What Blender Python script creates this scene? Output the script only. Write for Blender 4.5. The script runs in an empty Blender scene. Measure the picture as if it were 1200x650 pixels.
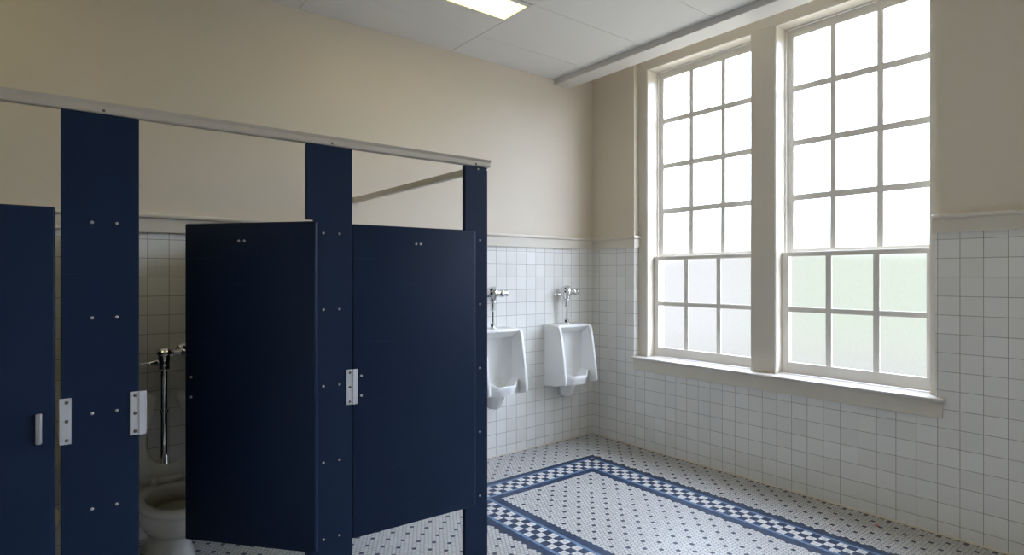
import bpy, bmesh, math, random
from mathutils import Vector, Matrix

random.seed(7)
SC = bpy.context.scene
COL = SC.collection
PI = math.pi

# ------------------------------------------------------------------ materials
def new_mat(name):
    m = bpy.data.materials.new(name)
    m.use_nodes = True
    nt = m.node_tree
    nt.nodes.clear()
    out = nt.nodes.new('ShaderNodeOutputMaterial')
    b = nt.nodes.new('ShaderNodeBsdfPrincipled')
    nt.links.new(b.outputs[0], out.inputs[0])
    return m, nt, b, out

def math_node(nt, op, a, b=None, clamp=False):
    n = nt.nodes.new('ShaderNodeMath')
    n.operation = op
    n.use_clamp = clamp
    for i, v in enumerate((a, b)):
        if v is None:
            continue
        if isinstance(v, (int, float)):
            n.inputs[i].default_value = v
        else:
            nt.links.new(v, n.inputs[i])
    return n.outputs[0]

def mix_rgb(nt, fac, c1, c2, mode='MIX'):
    n = nt.nodes.new('ShaderNodeMix')
    n.data_type = 'RGBA'
    n.blend_type = mode
    for sock, v in ((n.inputs[0], fac), (n.inputs[6], c1), (n.inputs[7], c2)):
        if isinstance(v, (int, float)):
            sock.default_value = v
        elif isinstance(v, (tuple, list)):
            sock.default_value = (v[0], v[1], v[2], 1)
        else:
            nt.links.new(v, sock)
    return n.outputs[2]

def obj_coord(nt):
    t = nt.nodes.new('ShaderNodeTexCoord')
    return t.outputs['Object']

def noise(nt, scale, detail=3, rough=.5, vec=None):
    n = nt.nodes.new('ShaderNodeTexNoise')
    n.inputs['Scale'].default_value = scale
    n.inputs['Detail'].default_value = detail
    n.inputs['Roughness'].default_value = rough
    nt.links.new(vec if vec is not None else obj_coord(nt), n.inputs['Vector'])
    return n.outputs['Fac']

def bump(nt, b, height, strength, dist=.002):
    n = nt.nodes.new('ShaderNodeBump')
    n.inputs['Strength'].default_value = strength
    n.inputs['Distance'].default_value = dist
    nt.links.new(height, n.inputs['Height'])
    nt.links.new(n.outputs[0], b.inputs['Normal'])

def plain(name, col, rough=.5, metal=0, vary=.06, scale=6, bmp=0, spec=.5, bscale=60):
    """a surface with a little procedural unevenness of tone and relief"""
    m, nt, b, out = new_mat(name)
    f = noise(nt, scale, 4)
    dark = tuple(c * (1 - vary) for c in col)
    lite = tuple(min(1, c * (1 + vary)) for c in col)
    nt.links.new(mix_rgb(nt, f, dark, lite), b.inputs['Base Color'])
    b.inputs['Roughness'].default_value = rough
    b.inputs['Metallic'].default_value = metal
    b.inputs['Specular IOR Level'].default_value = spec
    if bmp:
        bump(nt, b, noise(nt, bscale, 3), bmp, .001)
    return m

def wall_tile(name, axis, pitch_u, off_u, pitch_z, off_z):
    m, nt, b, out = new_mat(name)
    sep = nt.nodes.new('ShaderNodeSeparateXYZ')
    co = obj_coord(nt)
    nt.links.new(co, sep.inputs[0])
    def mask(c, pitch, off):
        t = math_node(nt, 'DIVIDE', math_node(nt, 'SUBTRACT', c, off), pitch)
        f = math_node(nt, 'FRACT', t)
        d = math_node(nt, 'MULTIPLY', math_node(nt, 'MINIMUM', f, math_node(nt, 'SUBTRACT', 1.0, f)), pitch)
        mr = nt.nodes.new('ShaderNodeMapRange')
        mr.inputs[1].default_value = .0011
        mr.inputs[2].default_value = .0021
        mr.inputs[3].default_value = 1
        mr.inputs[4].default_value = 0
        nt.links.new(d, mr.inputs[0])
        return mr.outputs[0], math_node(nt, 'FLOOR', t), d
    mu, iu, du = mask(sep.outputs[axis], pitch_u, off_u)
    mz, iz, dz = mask(sep.outputs[2], pitch_z, off_z)
    msk = math_node(nt, 'MAXIMUM', mu, mz)
    comb = nt.nodes.new('ShaderNodeCombineXYZ')
    nt.links.new(iu, comb.inputs[0]); nt.links.new(iz, comb.inputs[1])
    wn = nt.nodes.new('ShaderNodeTexWhiteNoise')
    nt.links.new(comb.outputs[0], wn.inputs['Vector'])
    c = mix_rgb(nt, wn.outputs['Value'], (.76, .75, .715), (.82, .81, .78))
    grout = mix_rgb(nt, noise(nt, 9, 3), (.16, .14, .115), (.40, .37, .32))
    c = mix_rgb(nt, math_node(nt, 'MULTIPLY', msk, .9), c, grout)
    nt.links.new(c, b.inputs['Base Color'])
    r = math_node(nt, 'ADD', math_node(nt, 'MULTIPLY', msk, .5), .22)
    nt.links.new(r, b.inputs['Roughness'])
    # pillowed glazed face and a shallow joint
    e = math_node(nt, 'MINIMUM', du, dz)
    mr = nt.nodes.new('ShaderNodeMapRange')
    mr.inputs[1].default_value = .0008
    mr.inputs[2].default_value = .0045
    nt.links.new(e, mr.inputs[0])
    h = math_node(nt, 'ADD', mr.outputs[0], math_node(nt, 'MULTIPLY', noise(nt, 14, 2), .35))
    bump(nt, b, h, .35, .0015)
    return m

def floor_tile(name, c1, c2, rough=.42):
    m, nt, b, out = new_mat(name)
    g = nt.nodes.new('ShaderNodeNewGeometry')
    c = mix_rgb(nt, g.outputs['Random Per Island'], c1, c2)
    st = noise(nt, 1.6, 4)
    c = mix_rgb(nt, math_node(nt, 'MULTIPLY', st, .22), c, tuple(x * .72 for x in c1))
    nt.links.new(c, b.inputs['Base Color'])
    b.inputs['Roughness'].default_value = rough
    return m

M = {}
M['tile_back'] = wall_tile('white_wall_tile_x', 0, .1069, -.0635, .108, 1.5875)
M['tile_right'] = wall_tile('white_wall_tile_y', 1, .1062, -.0877, .108, 1.5875)
M['paint'] = plain('cream_wall_paint', (.685, .612, .505), .55, vary=.03, scale=2.5, bmp=.12, bscale=45)
M['trim'] = plain('cream_gloss_trim_paint', (.66, .61, .52), .32, vary=.03, scale=5, bmp=.05, bscale=30)
M['sash'] = plain('cream_sash_paint', (.72, .69, .63), .35, vary=.04, scale=8, bmp=.06, bscale=40)
M['stool'] = plain('worn_sill_paint', (.62, .58, .53), .3, vary=.10, scale=18, bmp=.1, bscale=50)
M['panel'] = plain('ceiling_panel_white', (.69, .68, .655), .9, vary=.02, scale=3, bmp=.25, bscale=160)
M['plaster'] = plain('upper_plaster', (.75, .72, .66), .9)
M['beam'] = plain('painted_beam', (.62, .60, .56), .45, vary=.03)
M['grout'] = plain('floor_grout', (.13, .115, .10), .8, vary=.2, scale=5)
M['hex_white'] = floor_tile('hex_tile_white', (.51, .505, .49), (.60, .595, .58))
M['hex_blue'] = floor_tile('hex_tile_blue', (.012, .022, .06), (.02, .035, .085))
M['sq_blue'] = floor_tile('square_tile_blue', (.010, .032, .088), (.018, .050, .125))
M['sq_light'] = floor_tile('strip_tile_light_blue', (.11, .20, .34), (.15, .255, .41))
M['sq_white'] = floor_tile('square_tile_white', (.62, .60, .57), (.70, .685, .655))
M['red'] = plain('red_stain_tile', (.55, .12, .10), .4)
M['sealant'] = plain('cream_sealant', (.66, .60, .49), .6, vary=.15, scale=20)
M['porcelain'] = plain('white_porcelain', (.82, .82, .80), .12, vary=.015, scale=4)
M['bowl'] = plain('toilet_porcelain', (.78, .77, .73), .15, vary=.02, scale=4)
M['seat'] = plain('toilet_seat_plastic', (.78, .77, .73), .35, vary=.02)
M['water'] = plain('bowl_water', (.42, .42, .35), .05)
M['chrome'] = plain('chrome', (.82, .82, .83), .07, 1, vary=.02)
M['plate'] = plain('satin_aluminium', (.62, .63, .66), .42, .55, vary=.03, scale=30)
M['rail'] = plain('beige_anodised_rail', (.50, .45, .375), .45, .1, vary=.03, scale=10)
M['pull'] = plain('dull_cast_metal', (.42, .42, .42), .35, .8, vary=.03)
M['screw'] = plain('steel_screw', (.60, .58, .54), .3, .8)
M['rail_lit'] = plain('beige_anodised_rail_lit', (.74, .69, .60), .45, .05, vary=.03, scale=10)  # same rail metal, stronger light on the cross rail put into the colour
M['screw_dark'] = plain('dull_dark_screw', (.16, .15, .14), .35, .7)
M['dark'] = plain('dark_gap', (.02, .02, .02), .8)
M['frame'] = plain('lamp_frame_white', (.62, .62, .60), .5)

def navy():
    m, nt, b, out = new_mat('navy_partition_plastic')
    f = noise(nt, 3.5, 4)
    c = mix_rgb(nt, f, (.0080, .0185, .047), (.0100, .0225, .057))
    co = obj_coord(nt)
    mp = nt.nodes.new('ShaderNodeMapping')
    mp.inputs['Rotation'].default_value = (.4, .9, .5)
    mp.inputs['Scale'].default_value = (3, 3, 60)
    nt.links.new(co, mp.inputs[0])
    s = noise(nt, 1.4, 2, .4, mp.outputs[0])
    s = math_node(nt, 'MULTIPLY', math_node(nt, 'GREATER_THAN', s, .74), .14)
    c = mix_rgb(nt, s, c, (.05, .07, .11))
    nt.links.new(c, b.inputs['Base Color'])
    b.inputs['Roughness'].default_value = .45
    b.inputs['Specular IOR Level'].default_value = .14
    bump(nt, b, noise(nt, 420, 2), .10, .0006)
    return m
M['navy'] = navy()

def lamp_mat():
    m, nt, b, out = new_mat('lamp_diffuser_lit')
    b.inputs['Base Color'].default_value = (.8, .78, .7, 1)
    b.inputs['Emission Color'].default_value = (1.0, .84, .27, 1)
    b.inputs['Emission Strength'].default_value = LAMP
    return m

def glass_mat():
    """patterned obscure glass: most light passes, with a faint reflection and mottling"""
    m, nt, b, out = new_mat('obscure_glass')
    nt.nodes.remove(b)
    tr = nt.nodes.new('ShaderNodeBsdfTransparent')
    co = obj_coord(nt)
    mp = nt.nodes.new('ShaderNodeMapping')
    mp.inputs['Scale'].default_value = (1, 1.6, .5)
    nt.links.new(co, mp.inputs[0])
    f = noise(nt, 70, 4, .65, mp.outputs[0])
    g = noise(nt, 300, 2, .5)
    f = math_node(nt, 'MULTIPLY', math_node(nt, 'ADD', f, g), .5)
    c = mix_rgb(nt, f, (.82, .845, .84), (1, 1, 1))
    nt.links.new(c, tr.inputs[0])
    gl = nt.nodes.new('ShaderNodeBsdfGlossy')
    gl.inputs['Roughness'].default_value = .25
    gl.inputs['Color'].default_value = (.9, .93, .95, 1)
    mx = nt.nodes.new('ShaderNodeMixShader')
    mx.inputs[0].default_value = .05
    nt.links.new(tr.outputs[0], mx.inputs[1])
    nt.links.new(gl.outputs[0], mx.inputs[2])
    nt.links.new(mx.outputs[0], out.inputs[0])
    return m

# light levels
LAMP = 3.1
SKY = 16.0
UPLIGHT = 4.5  # unseen bright ground, added to lift the ceiling
M['lamp'] = lamp_mat()
M['glass'] = glass_mat()

# ------------------------------------------------------------------ mesh builder
class MB:
    def __init__(self):
        self.bm = bmesh.new()
        self.mats = []
    def _mi(self, m):
        if m not in self.mats:
            self.mats.append(m)
        return self.mats.index(m)
    def _tag(self, faces, m, smooth=False):
        i = self._mi(m)
        for f in faces:
            f.material_index = i
            f.smooth = smooth
    def box(self, lo, hi, m, bev=0, seg=2, mat=None):
        old = set(self.bm.faces)
        lo = Vector(lo); hi = Vector(hi)
        c = (lo + hi) / 2; s = hi - lo
        r = bmesh.ops.create_cube(self.bm, size=1)
        vs = r['verts']
        bmesh.ops.scale(self.bm, vec=s, verts=vs)
        bmesh.ops.translate(self.bm, vec=c, verts=vs)
        faces = list({f for v in vs for f in v.link_faces})
        if bev:
            es = list({e for v in vs for e in v.link_edges})
            b = bmesh.ops.bevel(self.bm, geom=es, offset=bev, segments=seg, affect='EDGES', profile=.5)
            faces = [f for f in self.bm.faces if f not in old]
            vs = list({v for f in faces for v in f.verts})
        if mat is not None:
            bmesh.ops.transform(self.bm, matrix=mat, verts=vs)
        self._tag(faces, m, bool(bev) and seg > 2)
        return self
    def prism(self, poly, d0, d1, axis, m, bev=0, seg=2, smooth=False):
        """poly in the two other axes (cyclic order), extruded along axis from d0 to d1"""
        old = set(self.bm.faces)
        def p(a, b, d):
            return {0: (d, a, b), 1: (a, d, b), 2: (a, b, d)}[axis]
        v0 = [self.bm.verts.new(p(a, b, d0)) for a, b in poly]
        v1 = [self.bm.verts.new(p(a, b, d1)) for a, b in poly]
        n = len(poly)
        fs = [self.bm.faces.new(v0), self.bm.faces.new(v1[::-1])]
        for i in range(n):
            fs.append(self.bm.faces.new((v0[i], v1[i], v1[(i + 1) % n], v0[(i + 1) % n])))
        bmesh.ops.recalc_face_normals(self.bm, faces=fs)
        if bev:
            es = list({e for f in fs for e in f.edges})
            b = bmesh.ops.bevel(self.bm, geom=es, offset=bev, segments=seg, affect='EDGES', profile=.5)
            fs = [f for f in self.bm.faces if f not in old]
        self._tag(fs, m, smooth)
        return self
    def lathe(self, prof, m, loc=(0, 0, 0), axis='Z', n=28, sharp=False, sgn=1):
        prof = [(r, h * sgn) for r, h in prof]
        """prof: list of (r, h)"""
        rot = {'Z': Matrix(), 'X': Matrix.Rotation(PI / 2, 4, 'Y'), 'Y': Matrix.Rotation(-PI / 2, 4, 'X')}[axis]
        T = Matrix.Translation(loc) @ rot
        rings = []
        for r, h in prof:
            if r < 1e-6:
                rings.append([self.bm.verts.new(T @ Vector((0, 0, h)))])
            else:
                rings.append([self.bm.verts.new(T @ Vector((r * math.cos(2 * PI * k / n), r * math.sin(2 * PI * k / n), h))) for k in range(n)])
        fs = []
        for a, b in zip(rings, rings[1:]):
            for k in range(n):
                q = []
                for v in (a[k % len(a)], a[(k + 1) % n % len(a)], b[(k + 1) % n % len(b)], b[k % len(b)]):
                    if v not in q:
                        q.append(v)
                if len(q) > 2:
                    fs.append(self.bm.faces.new(q))
        for ring, rev in ((rings[0], True), (rings[-1], False)):
            if len(ring) > 2:
                fs.append(self.bm.faces.new(ring[::-1] if rev else ring))
        bmesh.ops.recalc_face_normals(self.bm, faces=fs)
        self._tag(fs, m, not sharp)
        return self
    def tube(self, pts, r, m, n=14, cap=True):
        pts = [Vector(p) for p in pts]
        rs = r if isinstance(r, (list, tuple)) else [r] * len(pts)
        rings = []
        up = Vector((0, 0, 1))
        for i, p in enumerate(pts):
            d = (pts[min(i + 1, len(pts) - 1)] - pts[max(i - 1, 0)]).normalized()
            a = d.cross(up)
            if a.length < 1e-3:
                a = d.cross(Vector((1, 0, 0)))
            a.normalize(); b = d.cross(a).normalized()
            rings.append([self.bm.verts.new(p + rs[i] * (a * math.cos(2 * PI * k / n) + b * math.sin(2 * PI * k / n))) for k in range(n)])
        fs = []
        for a, b in zip(rings, rings[1:]):
            for k in range(n):
                fs.append(self.bm.faces.new((a[k], a[(k + 1) % n], b[(k + 1) % n], b[k])))
        if cap:
            fs.append(self.bm.faces.new(rings[0][::-1])); fs.append(self.bm.faces.new(rings[-1]))
        bmesh.ops.recalc_face_normals(self.bm, faces=fs)
        self._tag(fs, m, True)
        return self
    def loft(self, rings, m, cap0=True, cap1=True, smooth=True, closed=True):
        R = [[self.bm.verts.new(p) for p in ring] for ring in rings]
        n = len(R[0]); fs = []
        for a, b in zip(R, R[1:]):
            for k in range(n if closed else n - 1):
                fs.append(self.bm.faces.new((a[k], a[(k + 1) % n], b[(k + 1) % n], b[k])))
        if cap0:
            fs.append(self.bm.faces.new(R[0][::-1]))
        if cap1:
            fs.append(self.bm.faces.new(R[-1]))
        bmesh.ops.recalc_face_normals(self.bm, faces=fs)
        self._tag(fs, m, smooth)
        return self
    def build(self, name, parent=None, smooth_angle=None, bevel=None):
        me = bpy.data.meshes.new(name)
        self.bm.normal_update()
        self.bm.to_mesh(me); self.bm.free()
        for m in self.mats:
            me.materials.append(m)
        o = bpy.data.objects.new(name, me)
        COL.objects.link(o)
        if parent is not None:
            o.parent = parent
        if bevel:
            b = o.modifiers.new('bevel', 'BEVEL')
            b.width = bevel; b.segments = 3; b.limit_method = 'ANGLE'; b.angle_limit = math.radians(35)
            b.harden_normals = False
        if smooth_angle:
            me.set_sharp_from_angle(angle=math.radians(smooth_angle))
        return o

def thing(name, label, cat, loc=(0, 0, 0), rz=0, group=None):
    o = bpy.data.objects.new(name, None)
    o.empty_display_size = .1
    COL.objects.link(o)
    o.location = loc; o.rotation_euler = (0, 0, rz)
    return tag(o, label, cat, group)
def tag(o, label, cat, group=None):
    o['label'] = label; o['category'] = cat
    if group:
        o['group'] = group
    return o
def struct(mb, name, label=None, **k):
    o = mb.build(name, **k)
    o['kind'] = 'structure'
    if label:
        o['label'] = label; o['category'] = name.split('_')[0]
    return o
def dup(root, loc, label, name=None):
    r = root.copy(); COL.objects.link(r); r.location = loc; r['label'] = label
    for ch in list(root.children):
        c = ch.copy(); COL.objects.link(c); c.parent = r
        for g in list(ch.children):
            d = g.copy(); COL.objects.link(d); d.parent = c
    return r

# ------------------------------------------------------------------ room shell
XL, YF = -5.6, -6.8          # left wall, wall behind the camera
ZC, ZT = 3.235, 3.52         # hung ceiling, plaster above the windows
ZR = 1.734                   # top of the wall tile
YA, YB = -.501, -2.733       # window recess in the right wall
DY = -3.4                    # offset of an unseen second window pair, added for more daylight
ZS = .765                    # bottom of the window recess

b = MB()
b.box((XL, 0, 0), (0, .2, ZR), M['tile_back'])
b.box((XL, 0, ZR), (0, .2, ZT), M['paint'])
struct(b, 'wall_back', 'cream wall over white square tile behind stalls and urinals')

b = MB()
T = .32
for lo, hi, m in (((0, YA, 0), (T, .2, ZR), 'tile_right'), ((0, YA, ZR), (T, .2, ZT), 'paint'),
                  ((0, YA + DY, 0), (T, YB, ZR), 'tile_right'), ((0, YA + DY, ZR), (T, YB, ZT), 'paint'),
                  ((0, YF, 0), (T, YB + DY, ZR), 'tile_right'), ((0, YF, ZR), (T, YB + DY, ZT), 'paint'),
                  ((0, YB, 0), (T, YA, ZS), 'tile_right'), ((0, YB, 3.45), (T, YA, ZT), 'paint'),
                  ((0, YB + DY, 0), (T, YA + DY, ZS), 'tile_right'), ((0, YB + DY, 3.45), (T, YA + DY, ZT), 'paint')):
    b.box(lo, hi, M[m])
struct(b, 'wall_right', 'cream and white-tiled wall holding the pair of tall windows')
b = MB()
b.box((XL - .15, YF, 0), (XL, .2, ZR), M['tile_right']).box((XL - .15, YF, ZR), (XL, .2, ZT), M['paint'])
struct(b, 'wall_left')
b = MB()
b.box((XL - .15, YF - .15, 0), (T, YF, ZR), M['tile_back']).box((XL - .15, YF - .15, ZR), (T, YF, ZT), M['paint'])
struct(b, 'wall_front')

# ceiling: hung panels with open joints, stopping short of the windows
b = MB()
b.box((XL, YF, ZC + .02), (-.47, 0, ZC + .06), M['dark'])
xs = [-.47, -1.572, -2.744, -3.94, -5.14, XL]
ys = [0, -.387] + [-.387 - .61 * k for k in range(1, 11)] + [YF]
g, gy = .0028, .0015
for x1, x0 in zip(xs, xs[1:]):
    for y1, y0 in zip(ys, ys[1:]):
        if y1 - y0 < .02:
            continue
        if (abs(x1 + 1.572) < .01 or abs(x1 + 3.94) < .01) and (abs(y1 + .387) < .01 or abs(y1 + 2.827) < .01):
            y0 = y1 - .300
        b.box((x0 + g, y0 + gy, ZC), (x1 - g, y1 - gy, ZC + .018), M['panel'])
b.box((-.31, YF, ZT), (T, .2, ZT + .05), M['plaster'])
b.box((-.36, YF, ZC + .02), (-.31, 0, ZT + .05), M['plaster'])
struct(b, 'ceiling', 'pale grey hung ceiling of large rectangular panels')

b = MB()
b.box((-.49, YF, 3.188), (-.31, 0, ZC + .02), M['beam'], .004, 2)
struct(b, 'trim_1', 'long painted boxed beam edging the ceiling before the windows')

# chair rails
def rail_profile(b, axis, d0, d1, sgn, base):
    # board with a rounded cap, standing off the wall plane
    pr = [(0, ZR), (.020, ZR), (.020, 1.812), (.033, 1.817), (.036, 1.826), (.033, 1.835), (.026, 1.839), (0, 1.839)]
    poly = [(base - s, z) for s, z in pr]
    b.prism(poly, d0, d1, axis, M['trim'])
b = MB(); rail_profile(b, 0, XL, 0, 1, 0)
# profile runs along x: polygon is (y, z)
struct(b, 'trim_2', 'cream chair rail along the tiled back wall')
b = MB(); rail_profile(b, 1, YA + .001, -.02, 1, 0)
b.box((-.0196, YA - .02, ZR), (.058, YA, 1.8125), M['trim']).box((-.034, YA - .034, 1.8165), (.058, YA, 1.8385), M['trim'], .005, 2)
struct(b, 'trim_3', 'short cream chair rail between the corner and the window')
b = MB(); rail_profile(b, 1, YA + DY - .012, YB + .012, 1, 0)
struct(b, 'trim_4', 'cream chair rail on the right of the windows')

# thin sealant bead where tile meets floor
b = MB()
b.prism([(0, 0), (-.009, 0), (0, .009)], XL, 0, 0, M['sealant'])
b.prism([(0, 0), (-.009, 0), (0, .009)], YF, 0, 1, M['sealant'])
struct(b, 'trim_5')

# ------------------------------------------------------------------ mosaic floor
def build_floor():
    verts, faces, mi = [], [], []
    mats = [M['grout'], M['hex_white'], M['hex_blue'], M['sq_blue'], M['sq_light'], M['sq_white'], M['red']]
    def quad(x0, y0, x1, y1, z, m):
        n = len(verts)
        verts.extend([(x0, y0, z), (x1, y0, z), (x1, y1, z), (x0, y1, z)])
        faces.append((n, n + 1, n + 2, n + 3)); mi.append(m)
    quad(XL, YF, 0, 0, -.0012, 0)
    s = .049
    cx1, cx0 = -.558, -.558 - 27 * s          # checker zone, outer edges
    cy1, cy0 = -.5325, -.5325 - 61 * s
    W = 3 * s
    L, DO, DI = .022, .050, .057
    ox1, ox0, oy1, oy0 = cx1 + L + DO, cx0 - L - DO, cy1 + L + DO, cy0 - L - DO
    ix1, ix0, iy1, iy0 = cx1 - W - L - DI, cx0 + W + L + DI, cy1 - W - L - DI, cy0 + W + L + DI
    p, row = .02489, .0212
    hw = p / 2 - .0013
    R = row * 2 / 3 - .0014
    corners = [(0, R), (-hw, R / 2), (-hw, -R / 2), (0, -R), (hw, -R / 2), (hw, R / 2)]
    def lattice(x0, x1, y0, y1, px, py, keep):
        j0 = int((y0 - py) / row) - 1; j1 = int((y1 - py) / row) + 1
        for j in range(j0, j1 + 1):
            y = py + j * row
            if not (y0 < y < y1):
                continue
            off = (j % 2) * .5
            i0 = int((x0 - px) / p) - 1; i1 = int((x1 - px) / p) + 1
            for i in range(i0, i1 + 1):
                x = px + (i + off) * p
                if not (x0 < x < x1) or not keep(x, y):
                    continue
                n = len(verts)
                jm = j % 6
                blue = (jm == 0 and i % 5 == 0) or (jm == 3 and i % 5 == 2)
                verts.extend([(x + a, y + c, 0) for a, c in corners])
                faces.append(tuple(range(n, n + 6)))
                red = abs(x + .155) < .016 and abs(y + 2.49) < .014 and not blue
                mi.append(6 if red else (2 if blue else 1))
    e = .006
    lattice(XL + .012, -.012, -4.8, -.012, -2.338, -.786,
            lambda x, y: not (ox0 - e < x < ox1 + e and oy0 - e < y < oy1 + e))
    lattice(ix0 - .002, ix1 + .002, iy0 - .002, iy1 + .002, -1.598, -1.182, lambda x, y: True)
    z1, z2 = .0003, .0008
    # grout bed of the border
    quad(ox0, iy1, ox1, oy1, z1, 0); quad(ox0, oy0, ox1, iy0, z1, 0)
    quad(ox0, iy0, ix0, iy1, z1, 0); quad(ix1, iy0, ox1, iy1, z1, 0)
    g = .0008
    def band(x0, x1, y0, y1, w, m, length, rows=1):
        """rectangular ring, outer edges given, w wide, of tiles 'length' long"""
        rw = w / rows
        for r in range(rows):
            a0, a1, c0, c1 = x0 + r * rw, x1 - r * rw, y0 + r * rw, y1 - r * rw
            n = max(1, round((a1 - a0) / length)); st = (a1 - a0) / n
            for k in range(n):
                quad(a0 + k * st + g, c1 - rw + g, a0 + (k + 1) * st - g, c1 - g, z2, m)
                quad(a0 + k * st + g, c0 + g, a0 + (k + 1) * st - g, c0 + rw - g, z2, m)
            n = max(1, round((c1 - c0 - 2 * rw) / length)); st = (c1 - c0 - 2 * rw) / n
            for k in range(n):
                quad(a0 + g, c0 + rw + k * st + g, a0 + rw - g, c0 + rw + (k + 1) * st - g, z2, m)
                quad(a1 - rw + g, c0 + rw + k * st + g, a1 - g, c0 + rw + (k + 1) * st - g, z2, m)
    band(ox0, ox1, oy0, oy1, DO, 3, .025, 2)
    band(cx0 - L, cx1 + L, cy0 - L, cy1 + L, L, 4, .049)
    band(cx0 + W, cx1 - W, cy0 + W, cy1 - W, L, 4, .049)
    band(cx0 + W + L, cx1 - W - L, cy0 + W + L, cy1 - W - L, DI, 3, .0285, 2)
    for i in range(27):
        for j in range(61):
            if 3 <= i < 24 and 3 <= j < 58:
                continue
            x1 = cx1 - i * s; y1 = cy1 - j * s
            m = 3 if (i + j) % 2 == 0 else 5
            h = s / 2
            for u in (0, 1):
                for v in (0, 1):
                    quad(x1 - (u + 1) * h + g * .8, y1 - (v + 1) * h + g * .8, x1 - u * h - g * .8, y1 - v * h - g * .8, z2, m)
    me = bpy.data.meshes.new('floor')
    me.from_pydata(verts, [], faces)
    for m in mats:
        me.materials.append(m)
    me.polygons.foreach_set('material_index', mi)
    me.update()
    o = bpy.data.objects.new('floor', me)
    COL.objects.link(o)
    o['kind'] = 'structure'; o['category'] = 'floor'
    o['label'] = 'white hexagon mosaic floor with blue dots and checkered border'
build_floor()

# ------------------------------------------------------------------ windows
XC = .06
openings = [(-1.560, -.593), (-2.690, -1.743)]     # (y0, y1) between the jambs
HEAD = 3.283
for dy, casing_name, sill_name, lab in ((0, 'trim_6', 'trim_7', True), (DY, 'trim_8', 'trim_9', False)):  # second pass trims the added unseen windows
    b = MB()
    for y0, y1 in ((-.593, YA), (-1.743, -1.560), (YB, -2.690)):
        b.box((XC, y0 + dy, .786), (.30, y1 + dy, HEAD), M['trim'], .003, 2)
    b.box((XC, YB + dy, HEAD), (.30, YA + dy, 3.45), M['trim'], .003, 2)
    for y0, y1 in openings:       # stop beads and parting beads round each opening
        y0 += dy; y1 += dy
        for x0, x1, w in ((XC + .006, XC + .020, .006), (.199, .221, .010)):
            b.box((x0, y1 - w, .786), (x1, y1 + .002, HEAD), M['sash'], .002, 2)
            b.box((x0, y0 - .002, .786), (x1, y0 + w, HEAD), M['sash'], .002, 2)
            b.box((x0, y0, HEAD - w), (x1, y1, HEAD + .002), M['sash'], .002, 2)
    struct(b, casing_name, 'cream window casing with broad mullion between both windows' if lab else None)
    b = MB()
    b.box((-.042, -2.785 + dy, .766), (.30, -.496 + dy, .786), M['stool'], .007, 3)
    b.box((-.022, -2.770 + dy, .670), (0, -.509 + dy, .766), M['trim'], .003, 2)
    struct(b, sill_name, 'worn cream window sill and apron under both windows' if lab else None)

def make_window(name, label, y0, y1):
    root = bpy.data.objects.new(name, None); COL.objects.link(root)
    root['kind'] = 'structure'; root['label'] = label; root['category'] = 'window'
    def sash(nm, x0, x1, ya, yb, zb, zt, st, rb, rt, rows, mw, mh):
        s = MB()
        s.box((x0, ya, zb), (x1, ya + st, zt), M['sash'], .003, 2)
        s.box((x0, yb - st, zb), (x1, yb, zt), M['sash'], .003, 2)
        s.box((x0 + .0006, ya + st - .004, zb), (x1 - .0006, yb - st + .004, zb + rb), M['sash'], .003, 2)
        s.box((x0 + .0006, ya + st - .004, zt - rt), (x1 - .0006, yb - st + .004, zt), M['sash'], .003, 2)
        gy0, gy1, gz0, gz1 = ya + st, yb - st, zb + rb, zt - rt
        pw = (gy1 - gy0 - 2 * mw) / 3
        ph = (gz1 - gz0 - (rows - 1) * mh) / rows
        e = .004
        def bar(lo, hi, d=0):
            s.box((x0 + .003 + d, lo[0], lo[1]), (x1 - .003 - d, hi[0], hi[1]), M['sash'], .0018, 1)
        for k in (1, 2):
            y = gy0 + k * pw + (k - 1) * mw
            bar((y, gz0 - e), (y + mw, gz1 + e))
        for k in range(1, rows):
            z = gz0 + k * ph + (k - 1) * mh
            bar((gy0 - e, z), (gy1 + e, z + mh), .0008)
        so = s.build(nm, root)
        gl = MB()
        xm = x0 + .014
        for c in range(3):
            for r in range(rows):
                a = gy0 + c * (pw + mw); z = gz0 + r * (ph + mh)
                vs = [gl.bm.verts.new(q) for q in ((xm, a - .003, z - .003), (xm, a + pw + .003, z - .003), (xm, a + pw + .003, z + ph + .003), (xm, a - .003, z + ph + .003))]
                gl._tag([gl.bm.faces.new(vs)], M['glass'])
        go = gl.build('glass_panes', so)
    sash('upper_sash', .222, .240, y0 + .004, y1 - .004, 1.640, HEAD - .002, .050, .041, .062, 4, .038, .044)
    sash('lower_sash', .155, .173, y0 + .003, y1 - .003, .788, 1.658, .046, .082, .033, 2, .039, .036)
    return root
make_window('window_1', 'left of the two tall multi-pane sash windows', *openings[0])
make_window('window_2', 'right of the two tall multi-pane sash windows, greenish lower panes', *openings[1])
make_window('window_added_3', 'unseen sash window added for daylight on the same wall beyond the right picture edge', openings[0][0] + DY, openings[0][1] + DY)
make_window('window_added_4', 'unseen sash window added for daylight farthest along the wall beyond the picture edge', openings[1][0] + DY, openings[1][1] + DY)

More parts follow.
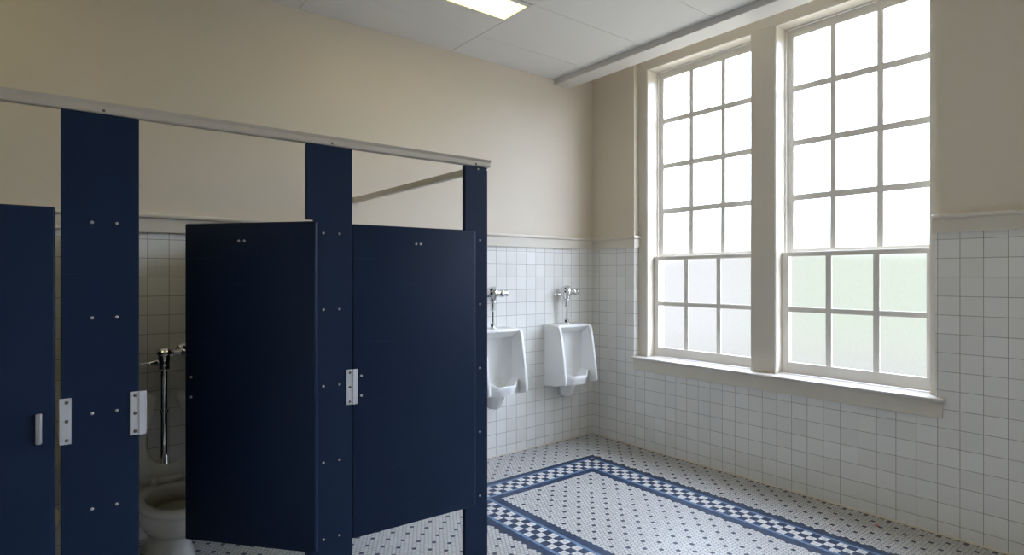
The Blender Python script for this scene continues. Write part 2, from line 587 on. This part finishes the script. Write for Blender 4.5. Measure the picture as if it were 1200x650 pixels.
# ------------------------------------------------------------------ ceiling lamp
def make_lamp(loc, label):
    lamp = thing('ceiling_light', label, 'light', loc, 0, 'fluorescent ceiling lamps')
    b = MB()
    lx, ly = .583, .146
    b.box((-lx, -ly, -.004), (lx, -ly + .036, .06), M['frame'], .002, 2)
    b.box((-lx, ly - .014, -.004), (lx, ly, .06), M['frame'], .002, 2)
    b.box((-lx, -ly + .03, -.004), (-lx + .014, ly - .01, .06), M['frame'], .002, 2)
    b.box((lx - .014, -ly + .03, -.004), (lx, ly - .01, .06), M['frame'], .002, 2)
    b.box((-lx, -ly, .05), (lx, ly, .07), M['frame'])
    b.build('frame', lamp)
    b = MB(); b.box((-lx + .012, -ly + .034, .001), (lx - .012, ly - .012, .007), M['lamp']); b.build('diffuser', lamp)
    return lamp
l0 = make_lamp((-2.158, -.84, ZC), 'long narrow lit fluorescent lamp in the ceiling above the urinals')
dup(l0, (-4.54, -.84, ZC), 'unseen lit lamp added in the ceiling above the stalls, beyond the picture edge')  # this and the next two: out-of-view copies added to brighten the room
dup(l0, (-2.158, -3.28, ZC), 'unseen lit lamp added in a second row, above the open floor')
dup(l0, (-4.54, -3.28, ZC), 'unseen lit lamp added in a second row, nearest the left wall')

# ------------------------------------------------------------------ toilet stalls
YP = -1.55                   # front face of the pilasters
TH = .026
ZB = [.42, .73, 1.04, 1.35, 1.66]

def screw_heads(name, parent, pts, y, r=.0050, mat='screw'):
    b = MB()
    for x, z in pts:
        b = MB()
        b.lathe([(r, .001), (r * .95, .003), (r * .6, .0048), (0, .0055)], M[mat], (x, y, z), 'Y', 12, sgn=-1)
        o = b.build(name, parent)
    return o

def pilaster(x0, x1, label, bolts, notch=0):
    t = thing('stall_pilaster', label, 'partition post', ((x0 + x1) / 2, YP + TH / 2, 0), 0, 'stall front pilasters')
    cx = (x0 + x1) / 2
    w = (x1 - x0) / 2
    b = MB()
    if notch:      # rebated edge that receives the inward-swinging door
        b.prism([(-w, 0), (w, 0), (w, 2.0165), (-w, 2.0165), (-w, 1.712), (-w + notch, 1.712), (-w + notch, .378), (-w, .378)], -TH / 2, TH / 2, 1, M['navy'], .002, 2)
    else:
        b.box((-w, -TH / 2, 0), (w, TH / 2, 2.0165), M['navy'], .003, 2)
    b.build('post_panel', t)
    for x in bolts:
        for z in ZB:
            screw_heads('bolt', t, [(x - cx, z)], -TH / 2)
    return t

def keeper(parent, x, side, z=1.024):
    """strike plate wrapped on a pilaster edge; local x of the plate's fixing edge, side = direction of the lip"""
    b = MB()
    y = -TH / 2
    x0, x1 = sorted((x, x + side * .028))
    b.box((x0, y - .004, z - .073), (x1, y, z + .073), M['plate'], .001, 1)
    a, c = sorted((x + side * .026, x + side * .038))
    b.box((a, y - .010, z - .073), (c, y - .0032, z + .073), M['plate'], .001, 1)
    a, c = sorted((x + side * .036, x + side * .048))
    b.box((a, y - .0075, z - .073), (c, y - .0032, z + .073), M['plate'], .001, 1)
    o = b.build('strike_plate', parent)
    o['label'] = 'satin metal strike plate'
    screw_heads('screw', o, [(x + side * .015, z + d) for d in (-.06, 0, .06)], y - .003, .0055, 'screw_dark')
    return o

p1 = pilaster(-3.999, -3.788, 'broad navy pilaster left of the open stall door', (-3.918, -3.851))
keeper(p1, .1055 - .027, 1)
b = MB(); z = 1.024; y = -TH / 2
b.box((-.1055 - .002, y - .005, z - .073), (-.1055 + .027, y, z + .073), M['plate'], .001, 1)
b.box((-.1055 - .004, y - .005, z - .073), (-.1055 - .0005, y + .026, z + .073), M['plate'], .001, 1)
o = b.build('strike_plate', p1); o['label'] = 'satin metal strike plate'
screw_heads('screw', o, [(-.1055 + .015, z + d) for d in (-.06, 0, .06)], y - .004, .0055, 'screw_dark')
p2 = pilaster(-3.222, -3.032, 'navy pilaster between the open and the closed stall door', (-3.155, -3.088), .032)
keeper(p2, .095 - .027, 1)
p3 = pilaster(-2.468, -2.336, 'narrow navy end pilaster nearest the urinals', (-2.383,))
screw_heads('bolt', p3, [(-2.394 + 2.402, 2.004)], -TH / 2, .005)
screw_heads('bolt', p3, [(-2.343 + 2.402, 2.006)], -TH / 2, .005)
pilaster(XL + .003, -4.905, 'navy pilaster against the left wall, beyond the picture edge', (-5.2,))

# doors: origin at the hinge edge, panel runs along -x (local)
DZ0, DZ1 = .387, 1.704
def stall_door(label, loc, rz, width, bolts, sgn=-1):
    t = thing('stall_door', label, 'door', (loc[0], loc[1], DZ0), rz, 'toilet stall doors')
    b = MB()
    a, c = sorted((0, sgn * width))
    b.box((a, -.0125, 0), (c, .0125, DZ1 - DZ0), M['navy'], .007, 3)
    b.build('door_panel', t)
    for x, z in bolts:
        screw_heads('bolt', t, [(x, z - DZ0)], -.0125, .0055)
    return t
# closed door laps 12 mm in front of its hinge pilaster
dc = stall_door('closed navy stall door between two pilasters', (-2.424, YP - .0125 - .003, 0), -.0445, .6068,
                [(-2.739 + 2.424, 1.629), (-2.717 + 2.424, 1.629), (-2.994 + 2.424, 1.066), (-2.994 + 2.424, .983)])
# open door swings in, its hinge edge standing just in front of the pilaster
hx, hy = -3.190, -1.575
fx, fy = -3.574, -1.113
ang = math.atan2(fy - hy, fx - hx) - PI
do = stall_door('open navy stall door swung inward beside the toilet', (hx, hy, 0), ang, math.hypot(fx - hx, fy - hy),
                [(-.318, 1.629), (-.343, 1.629), (-.568, 1.066), (-.568, .983)])
dl = stall_door('navy stall door with metal pull at left picture edge', (-4.900, YP + .0125, 0), 0, .888, [], 1)
b = MB()
hxx = .847
b.box((hxx - .0085, -.030, .964 - DZ0), (hxx + .0085, -.018, 1.060 - DZ0), M['pull'], .0059, 4)
b.box((hxx - .008, -.022, 1.040 - DZ0), (hxx + .008, -.012, 1.058 - DZ0), M['pull'], .002, 2)
b.box((hxx - .008, -.022, .966 - DZ0), (hxx + .008, -.012, .984 - DZ0), M['pull'], .002, 2)
o = b.build('door_pull', dl); o['label'] = 'rounded satin metal pull handle'

# head rails
def head_rail(name, label, d0, d1, axis, base, z0, z1, pts):
    h = thing(name, label, 'rail')
    b = MB()
    k = z1 - z0
    poly = [(base - .0135, z0), (base - .018, z0 + .005), (base - .018, z0 + k * .66), (base - .027, z1), (base + .027, z1), (base + .018, z0 + k * .66), (base + .018, z0 + .005), (base + .0135, z0),
            (base + .0125, z0 + .0035), (base - .0125, z0 + .0035)]
    b.prism(poly, d0, d1, axis, M['rail'], .001, 1)
    b.build('channel', h)
    for x, z in pts:
        screw_heads('screw', h, [(x, z)], base - .0175, .005, 'screw_dark')
    return h
head_rail('head_rail', 'long beige metal rail along the top of the stall fronts', XL, -2.322, 0, YP + TH / 2, 2.017, 2.053,
          [(-3.887, 2.027), (-3.12, 2.027), (-2.408, 2.027)])
hr = thing('cross_rail', 'beige metal rail running from end pilaster back to wall', 'rail')
b = MB()
b.box((-2.372, YP + TH + .004, 1.997), (-2.340, -.001, 2.030), M['rail_lit'], .002, 2)
b.build('channel', hr)
b = MB()
b.box((-2.378, -.020, 1.992), (-2.334, 0, 2.034), M['rail'], .003, 2)
b.build('wall_bracket', hr)

# side panels between the stalls
def side_panel(x, label, y0=YP + TH + .012):
    t = thing('stall_divider', label, 'partition panel', (x, y0, .387), 0, 'stall side panels')
    b = MB(); b.box((-.0125, 0, 0), (.0125, -y0 - .012, 1.317), M['navy'], .004, 2); b.build('panel_sheet', t)
    for s in (-1, 1):
        b = MB(); b.box((s * .020 - .0075, -y0 - .016, .02), (s * .020 + .0075, -y0 - .0, 1.297), M['plate'], .001, 1)
        b.build('wall_bracket', t)
        b = MB(); b.box((s * .020 - .0075, -.012, .02), (s * .020 + .0075, .020, 1.297), M['plate'], .001, 1)
        b.build('pilaster_bracket', t)
side_panel(-3.885, 'navy side panel behind the broad pilaster')
side_panel(-3.122, 'navy side panel between the two narrow stalls')
side_panel(-2.384, 'navy end panel facing the urinals')

# ------------------------------------------------------------------ urinals
def make_urinal(x, label):
    t = thing('urinal', label, 'urinal', (x, 0, .42), 0, 'wall urinals')
    Z = -.42
    hw = .2
    th = .030
    P = M['porcelain']
    s = MB()
    wing = [(-.002, .522), (-.16, .535), (-.262, .556), (-.276, .575), (-.272, .62), (-.240, .84), (-.212, 1.0), (-.202, 1.035), (-.18, 1.055), (-.14, 1.063), (-.002, 1.068)]
    for sx in (-1, 1):
        a, c = sorted((sx * hw, sx * (hw - th)))
        s.prism([(y, z + Z) for y, z in wing], a, c, 0, P, .010, 3, True)
    # curved back of the niche
    n = 20
    u_in = hw - th + .002
    rings = []
    for k in range(n + 1):
        u = -1 + 2 * k / n
        d = .035 + .055 * abs(u) ** 3
        rings.append((u * u_in, -d))
    bottom = [(x_, y_, .535 + Z) for x_, y_ in rings]
    top = [(x_, y_ - .012, 1.02 + Z) for x_, y_ in rings]
    s.loft([bottom, top], P, False, False, True, closed=False)
    s.box((-u_in, -.034, .525 + Z), (u_in, -.002, 1.06 + Z), P)
    # sloping header under the top shelf
    hdr = [(-.002, 1.068), (-.16, 1.063), (-.178, 1.056), (-.182, 1.043), (-.10, .985), (-.05, .978), (-.002, .978)]
    s.prism([(y, z + Z) for y, z in hdr], -u_in, u_in, 0, P, .006, 3, True)
    so = s.build('shell', t, smooth_angle=40)
    # basin lip between the wings
    bb = MB()
    def ring(zf, zs, yo, wf, ws, yb):
        return [(-ws, yb, zs), (-wf - .03, yo + .035, zs * .6 + zf * .4), (-wf, yo + .006, zf), (-wf * .5, yo, zf), (0, yo, zf), (wf * .5, yo, zf), (wf, yo + .006, zf), (wf + .03, yo + .035, zs * .6 + zf * .4), (ws, yb, zs), (ws, -.05, zs), (0, -.045, zs), (-ws, -.05, zs)]
    o1 = ring(.545 + Z, .545 + Z, -.235, .085, u_in, -.185)
    o2 = ring(.585 + Z, .60 + Z, -.247, .088, u_in, -.185)
    o3 = ring(.615 + Z, .650 + Z, -.256, .090, u_in, -.188)
    o4 = ring(.623 + Z, .657 + Z, -.251, .088, u_in, -.180)
    i1 = ring(.618 + Z, .650 + Z, -.240, .078, u_in - .006, -.170)
    i2 = ring(.575 + Z, .58 + Z, -.205, .06, .13, -.14)
    i3 = ring(.560 + Z, .56 + Z, -.16, .04, .08, -.11)
    bb.loft([o1, o2, o3, o4, i1, i2, i3], P)
    bo = bb.build('basin', t, smooth_angle=60)
    d = MB(); d.lathe([(.03, 0), (.03, .004), (0, .004)], M['chrome'], (0, -.115, .560 + Z), 'Z', 20); d.build('drain', bo)
    # trap outlet below
    tr = MB()
    prof = []
    for zz, hx_, yf, yb in ((.545, .075, -.185, -.02), (.52, .07, -.178, -.015), (.48, .058, -.165, -.008), (.45, .05, -.150, -.004), (.43, .042, -.135, -.002), (.420, .028, -.115, -.01)):
        cy = (yf + yb) / 2; ry = (yb - yf) / 2
        prof.append([(hx_ * math.cos(2 * PI * k / 24), cy + ry * math.sin(2 * PI * k / 24), zz + Z) for k in range(24)])
    tr.loft(prof, P)
    tr.build('trap', t)
    return t
UX = -.412
u2 = make_urinal(UX, 'white porcelain urinal nearest the room corner')
u1 = dup(u2, (UX - .80, 0, .42), 'white porcelain urinal partly hidden behind the end pilaster')

def make_urinal_valve(x, label):
    t = thing('flush_valve', label, 'flush valve', (x, -.08, 1.068), 0, 'chrome flush valves over the urinals')
    C = M['chrome']; z0 = -1.068
    b = MB()
    b.lathe([(.0, 1.404), (.018, 1.403), (.032, 1.397), (.040, 1.389), (.046, 1.386), (.047, 1.372), (.042, 1.367), (.045, 1.354), (.045, 1.340), (.037, 1.324), (.031, 1.310), (.029, 1.296), (.026, 1.285), (.0, 1.285)][::-1], C, (0, 0, z0))
    b.build('valve_body', t, smooth_angle=50)
    b = MB()
    b.lathe([(.0, 1.286), (.025, 1.286), (.026, 1.276), (.020, 1.272), (.019, 1.226), (.022, 1.224), (.022, 1.212), (.012, 1.206), (.0095, 1.200), (.0095, 1.105), (.0, 1.105)][::-1], C, (0, 0, z0))
    b.build('down_tube', t, smooth_angle=50)
    b = MB()
    b.lathe([(.030, 1.068), (.030, 1.074), (.022, 1.078), (.022, 1.098), (.018, 1.108), (.010, 1.110)], C, (0, 0, z0), n=6, sharp=True)
    b.lathe([(.034, 1.067), (.033, 1.071), (.02, 1.074)], C, (0, 0, z0))
    b.build('spud_nut', t)
    b = MB()
    b.lathe([(.020, 0), (.020, -.012), (.013, -.018), (.016, -.030), (.010, -.036), (.0055, -.040), (.005, -.100), (.0075, -.106), (.0075, -.125), (.0, -.127)][::-1], C, (-.022, 0, 1.326 + z0), 'X')
    b.build('handle', t, smooth_angle=50)
    b = MB()
    b.lathe([(.0, 0), (.027, 0), (.027, .014), (.020, .018), (.020, .030), (.031, .036), (.034, .046), (.034, .066), (.029, .074), (.020, .080), (.020, .092), (.025, .094), (.026, .110), (.018, .117), (.0, .118)], C, (.030, 0, 1.345 + z0), 'X')
    b.build('stop_valve', t, smooth_angle=50)
    b = MB()
    b.tube([(.086, -.002, 1.345 + z0), (.086, .072, 1.345 + z0)], .012, C)
    b.lathe([(.034, .080), (.033, .074), (.022, .066), (.013, .064)], C, (.086, 0, 1.345 + z0), 'Y')
    b.build('supply_pipe', t)
    return t
v2 = make_urinal_valve(UX, 'chrome flush valve over the urinal nearest the corner')
v1 = dup(v2, (UX - .80 - .012, -.08, 1.068), 'chrome flush valve partly behind the end pilaster')

# ------------------------------------------------------------------ toilets
def make_toilet(x, label):
    t = thing('toilet', label, 'toilet', (x, 0, 0), 0, 'white toilets in the stalls')
    P = M['bowl']
    N = 40
    def egg(z, yf, yb, hw, sq=1.0):
        out = []
        cy = yb + (yf - yb) * .42
        for k in range(N):
            a = 2 * PI * k / N
            c, s = math.cos(a), math.sin(a)
            ry = (cy - yf) if s < 0 else (yb - cy)
            px = hw * math.copysign(abs(c) ** sq, c)
            py = cy + ry * math.copysign(abs(s) ** sq, s)
            out.append((px, py, z))
        return out
    b = MB()
    b.loft([egg(0, -.555, -.10, .112, .8), egg(.03, -.55, -.10, .108, .8), egg(.10, -.535, -.11, .092, .85), egg(.16, -.550, -.12, .098, .9), egg(.195, -.610, -.14, .130, .95), egg(.225, -.660, -.15, .146),
            egg(.27, -.705, -.18, .154), egg(.315, -.742, -.20, .163), egg(.345, -.765, -.21, .170), egg(.352, -.778, -.215, .174), egg(.372, -.790, -.22, .182), egg(.385, -.790, -.225, .181), egg(.390, -.782, -.23, .175),
            egg(.390, -.752, -.345, .140), egg(.380, -.742, -.355, .132), egg(.34, -.72, -.36, .124), egg(.29, -.63, -.32, .105), egg(.26, -.58, -.36, .08), egg(.25, -.52, -.40, .04)], P)
    # rear deck to the wall
    b.prism([(-.002, .16), (-.15, .20), (-.30, .30), (-.335, .389), (-.002, .389)], -.155, .155, 0, P, .02, 3, True)
    b.build('bowl', t, smooth_angle=60)
    w = MB(); w.loft([egg(.296, -.63, -.33, .105)], M['water'], False, True) if False else None
    w = MB()
    vs = [w.bm.verts.new(p) for p in egg(.300, -.67, -.35, .110)]
    w._tag([w.bm.faces.new(vs)], M['water'])
    w.build('water', t)
    # raised open-front seat, leaning back
    outer = [(0, -.005), (.07, -.003), (.125, .012), (.165, .05), (.185, .12), (.187, .19), (.178, .26), (.158, .33), (.130, .385), (.108, .42), (.092, .442), (.078, .454), (.064, .456)]
    inner = [(0, .078), (.035, .080), (.062, .095), (.083, .12), (.095, .15), (.099, .19), (.097, .23), (.089, .275), (.075, .325), (.062, .365), (.052, .40), (.046, .428), (.052, .450)]
    b = MB()
    hinge = Vector((0, -.300, .408))
    up = Vector((0, .22, .976)).normalized()
    nn = Vector((0, -.976, .22)).normalized()
    ou = [(-u, v) for u, v in outer[::-1]] + outer[1:]
    inn = [(-u, v) for u, v in inner[::-1]] + inner[1:]
    rings = []
    for (u, v), (iu, iv) in zip(ou, inn):
        def q(uu, vv, d):
            return hinge + Vector((uu, 0, 0)) + up * vv + nn * d
        m = ((u + iu) / 2, (v + iv) / 2)
        e = lambda f: (u + (iu - u) * f, v + (iv - v) * f)
        a, c = e(.10), e(.90)
        rings.append([q(u, v, -.006), q(*a, -.012), q(*c, -.012), q(iu, iv, -.006), q(iu, iv, .004), q(*c, .011), q(*a, .011), q(u, v, .004)])
    b.loft(rings, M['seat'])
    se = b.build('seat', t, smooth_angle=50)
    bu = MB()
    for sx in (-1, 1):
        for u, v in ((.150, .13), (.128, .30)):
            bu = MB()
            c = hinge + Vector((sx * u, 0, 0)) + up * v + nn * .011
            bu.box(c + Vector((-.016, -.012, -.008)), c + Vector((.016, .002, .008)), M['seat'], .003, 2)
            bu.build('bumper', se)
    b = MB()
    for x0, x1, r in ((-.058, .058, .017), (-.088, -.060, .021), (.060, .088, .021)):
        b.lathe([(0, x0), (r - .003, x0), (r, x0 + .003), (r, x1 - .003), (r - .003, x1), (0, x1)], M['seat'], (0, -.312, .409), 'X', 18)
    b.box((-.088, -.332, .386), (-.060, -.292, .41), M['seat'], .003, 2)
    b.box((.060, -.332, .386), (.088, -.292, .41), M['seat'], .003, 2)
    b.build('hinge', t)
    return t
TX = -3.525
t1 = make_toilet(TX, 'white toilet with raised seat beside the open stall door')
t0 = dup(t1, (-4.165, 0, 0), 'white toilet seen as a sliver through the leftmost door gap')

def make_toilet_valve(x, label):
    t = thing('flush_valve', label, 'flush valve', (x, -.12, .3905), 0)
    C = M['chrome']; z0 = -.389
    b = MB()
    b.lathe([(0, 1.092), (.010, 1.091), (.020, 1.088), (.036, 1.080), (.043, 1.066), (.046, 1.063), (.046, 1.054), (.040, 1.048), (.035, 1.040), (.034, 1.020), (.031, 1.010), (.029, .985), (.0, .985)][::-1], C, (0, 0, z0))
    b.build('valve_body', t, smooth_angle=50)
    b = MB()
    b.lathe([(0, .986), (.030, .986), (.031, .968), (.024, .962), (.0195, .956), (.0195, .745), (.024, .743), (.024, .728), (.0195, .726), (.0195, .43), (.034, .425), (.036, .400), (.040, .389), (0, .389)][::-1], C, (0, 0, z0))
    b.build('flush_pipe', t, smooth_angle=50)
    b = MB()
    b.lathe([(.0, 0), (.019, 0), (.019, -.010), (.014, -.016), (.014, -.030), (.012, -.034), (.012, -.050), (.006, -.054), (.0045, -.110), (.007, -.116), (.007, -.135), (0, -.137)][::-1], C, (-.026, 0, 1.004 + z0), 'X')
    b.lathe([(.019, -.027), (.018, -.035), (.010, -.040), (0, -.041)][::-1], C, (0, 0, 1.004 + z0), 'Y')
    b.build('handle', t, smooth_angle=50)
    b = MB()
    b.lathe([(0, 0), (.024, 0), (.024, .012), (.014, .016), (.013, .050), (.020, .053), (.026, .060), (.026, .10), (.018, .106), (0, .108)], C, (.030, 0, 1.052 + z0), 'X')
    b.lathe([(.016, 0), (.022, .01), (.022, .035), (.014, .042), (0, .043)], C, (.110, 0, 1.055 + z0), 'Z')
    b.tube([(.110, .004, 1.052 + z0), (.110, .112, 1.052 + z0)], .014, C)
    b.lathe([(.040, .120), (.039, .112), (.026, .104), (.015, .102)], C, (.110, 0, 1.052 + z0), 'Y')
    b.build('stop_valve', t, smooth_angle=50)
    return t
make_toilet_valve(TX, 'dark reflecting chrome flush valve above the toilet')

# ------------------------------------------------------------------ camera
cam = bpy.data.cameras.new('camera')
co = bpy.data.objects.new('camera', cam)
COL.objects.link(co)
th = math.radians(38.149)
co.location = (-4.0263, -3.8958, 1.4852)
co.rotation_euler = (PI / 2, 0, -th)
cam.sensor_width = 36
cam.lens = 36 * 689.7 / 1200
cam.shift_y = -1.5 / 1200
cam.clip_start = .02
SC.camera = co

# ------------------------------------------------------------------ daylight: bright overcast sky over hazy trees and pale ground, with added uplight
w = bpy.data.worlds.new('daylight')
SC.world = w
w.use_nodes = True
nt = w.node_tree
nt.nodes.clear()
out = nt.nodes.new('ShaderNodeOutputWorld')
bg = nt.nodes.new('ShaderNodeBackground')
tc = nt.nodes.new('ShaderNodeTexCoord')
sep = nt.nodes.new('ShaderNodeSeparateXYZ')
nt.links.new(tc.outputs['Generated'], sep.inputs[0])
def mrange(v, a, b_):
    n = nt.nodes.new('ShaderNodeMapRange')
    n.interpolation_type = 'SMOOTHSTEP'
    n.inputs[1].default_value = a; n.inputs[2].default_value = b_
    nt.links.new(v, n.inputs[0])
    return n.outputs[0]
nz = noise(nt, 3.0, 2, .5, tc.outputs['Generated'])
zz = math_node(nt, 'ADD', sep.outputs[2], math_node(nt, 'MULTIPLY', math_node(nt, 'SUBTRACT', nz, .5), .10))
trees = mix_rgb(nt, nz, (.83, .95, .81), (1.02, 1.08, 1.0))
trees = mix_rgb(nt, mrange(sep.outputs[1], .40, .54), trees, (1.02, 1.03, 1.07))     # paler open side to the left
ground = (.90, .92, .93)
near = (1.0 * UPLIGHT, .97 * UPLIGHT, .90 * UPLIGHT)      # unseen bright band, added to throw light up on the ceiling
near = mix_rgb(nt, mrange(sep.outputs[2], -.80, -.62), (1.6, 1.6, 1.5), near)     # dimmed straight down, keeps the added uplight off beam and casings
ground = mix_rgb(nt, mrange(sep.outputs[2], -.34, -.24), near, ground)
low = mix_rgb(nt, mrange(zz, -.16, -.06), ground, trees)
sky = (.81 * SKY, .925 * SKY, 1.16 * SKY)
c = mix_rgb(nt, mrange(zz, .02, .20), low, sky)
nt.links.new(c, bg.inputs[0])
bg.inputs[1].default_value = 1.0
nt.links.new(bg.outputs[0], out.inputs[0])

# ------------------------------------------------------------------ view
vs = SC.view_settings
vs.view_transform = 'Standard'
vs.look = 'None'
vs.gamma = 1
vs.exposure = 0
vs.use_curve_mapping = False
cy = SC.cycles
cy.max_bounces = 10
cy.diffuse_bounces = 7
cy.glossy_bounces = 4
cy.transparent_max_bounces = 12
cy.sample_clamp_indirect = 8
cy.use_adaptive_sampling = False
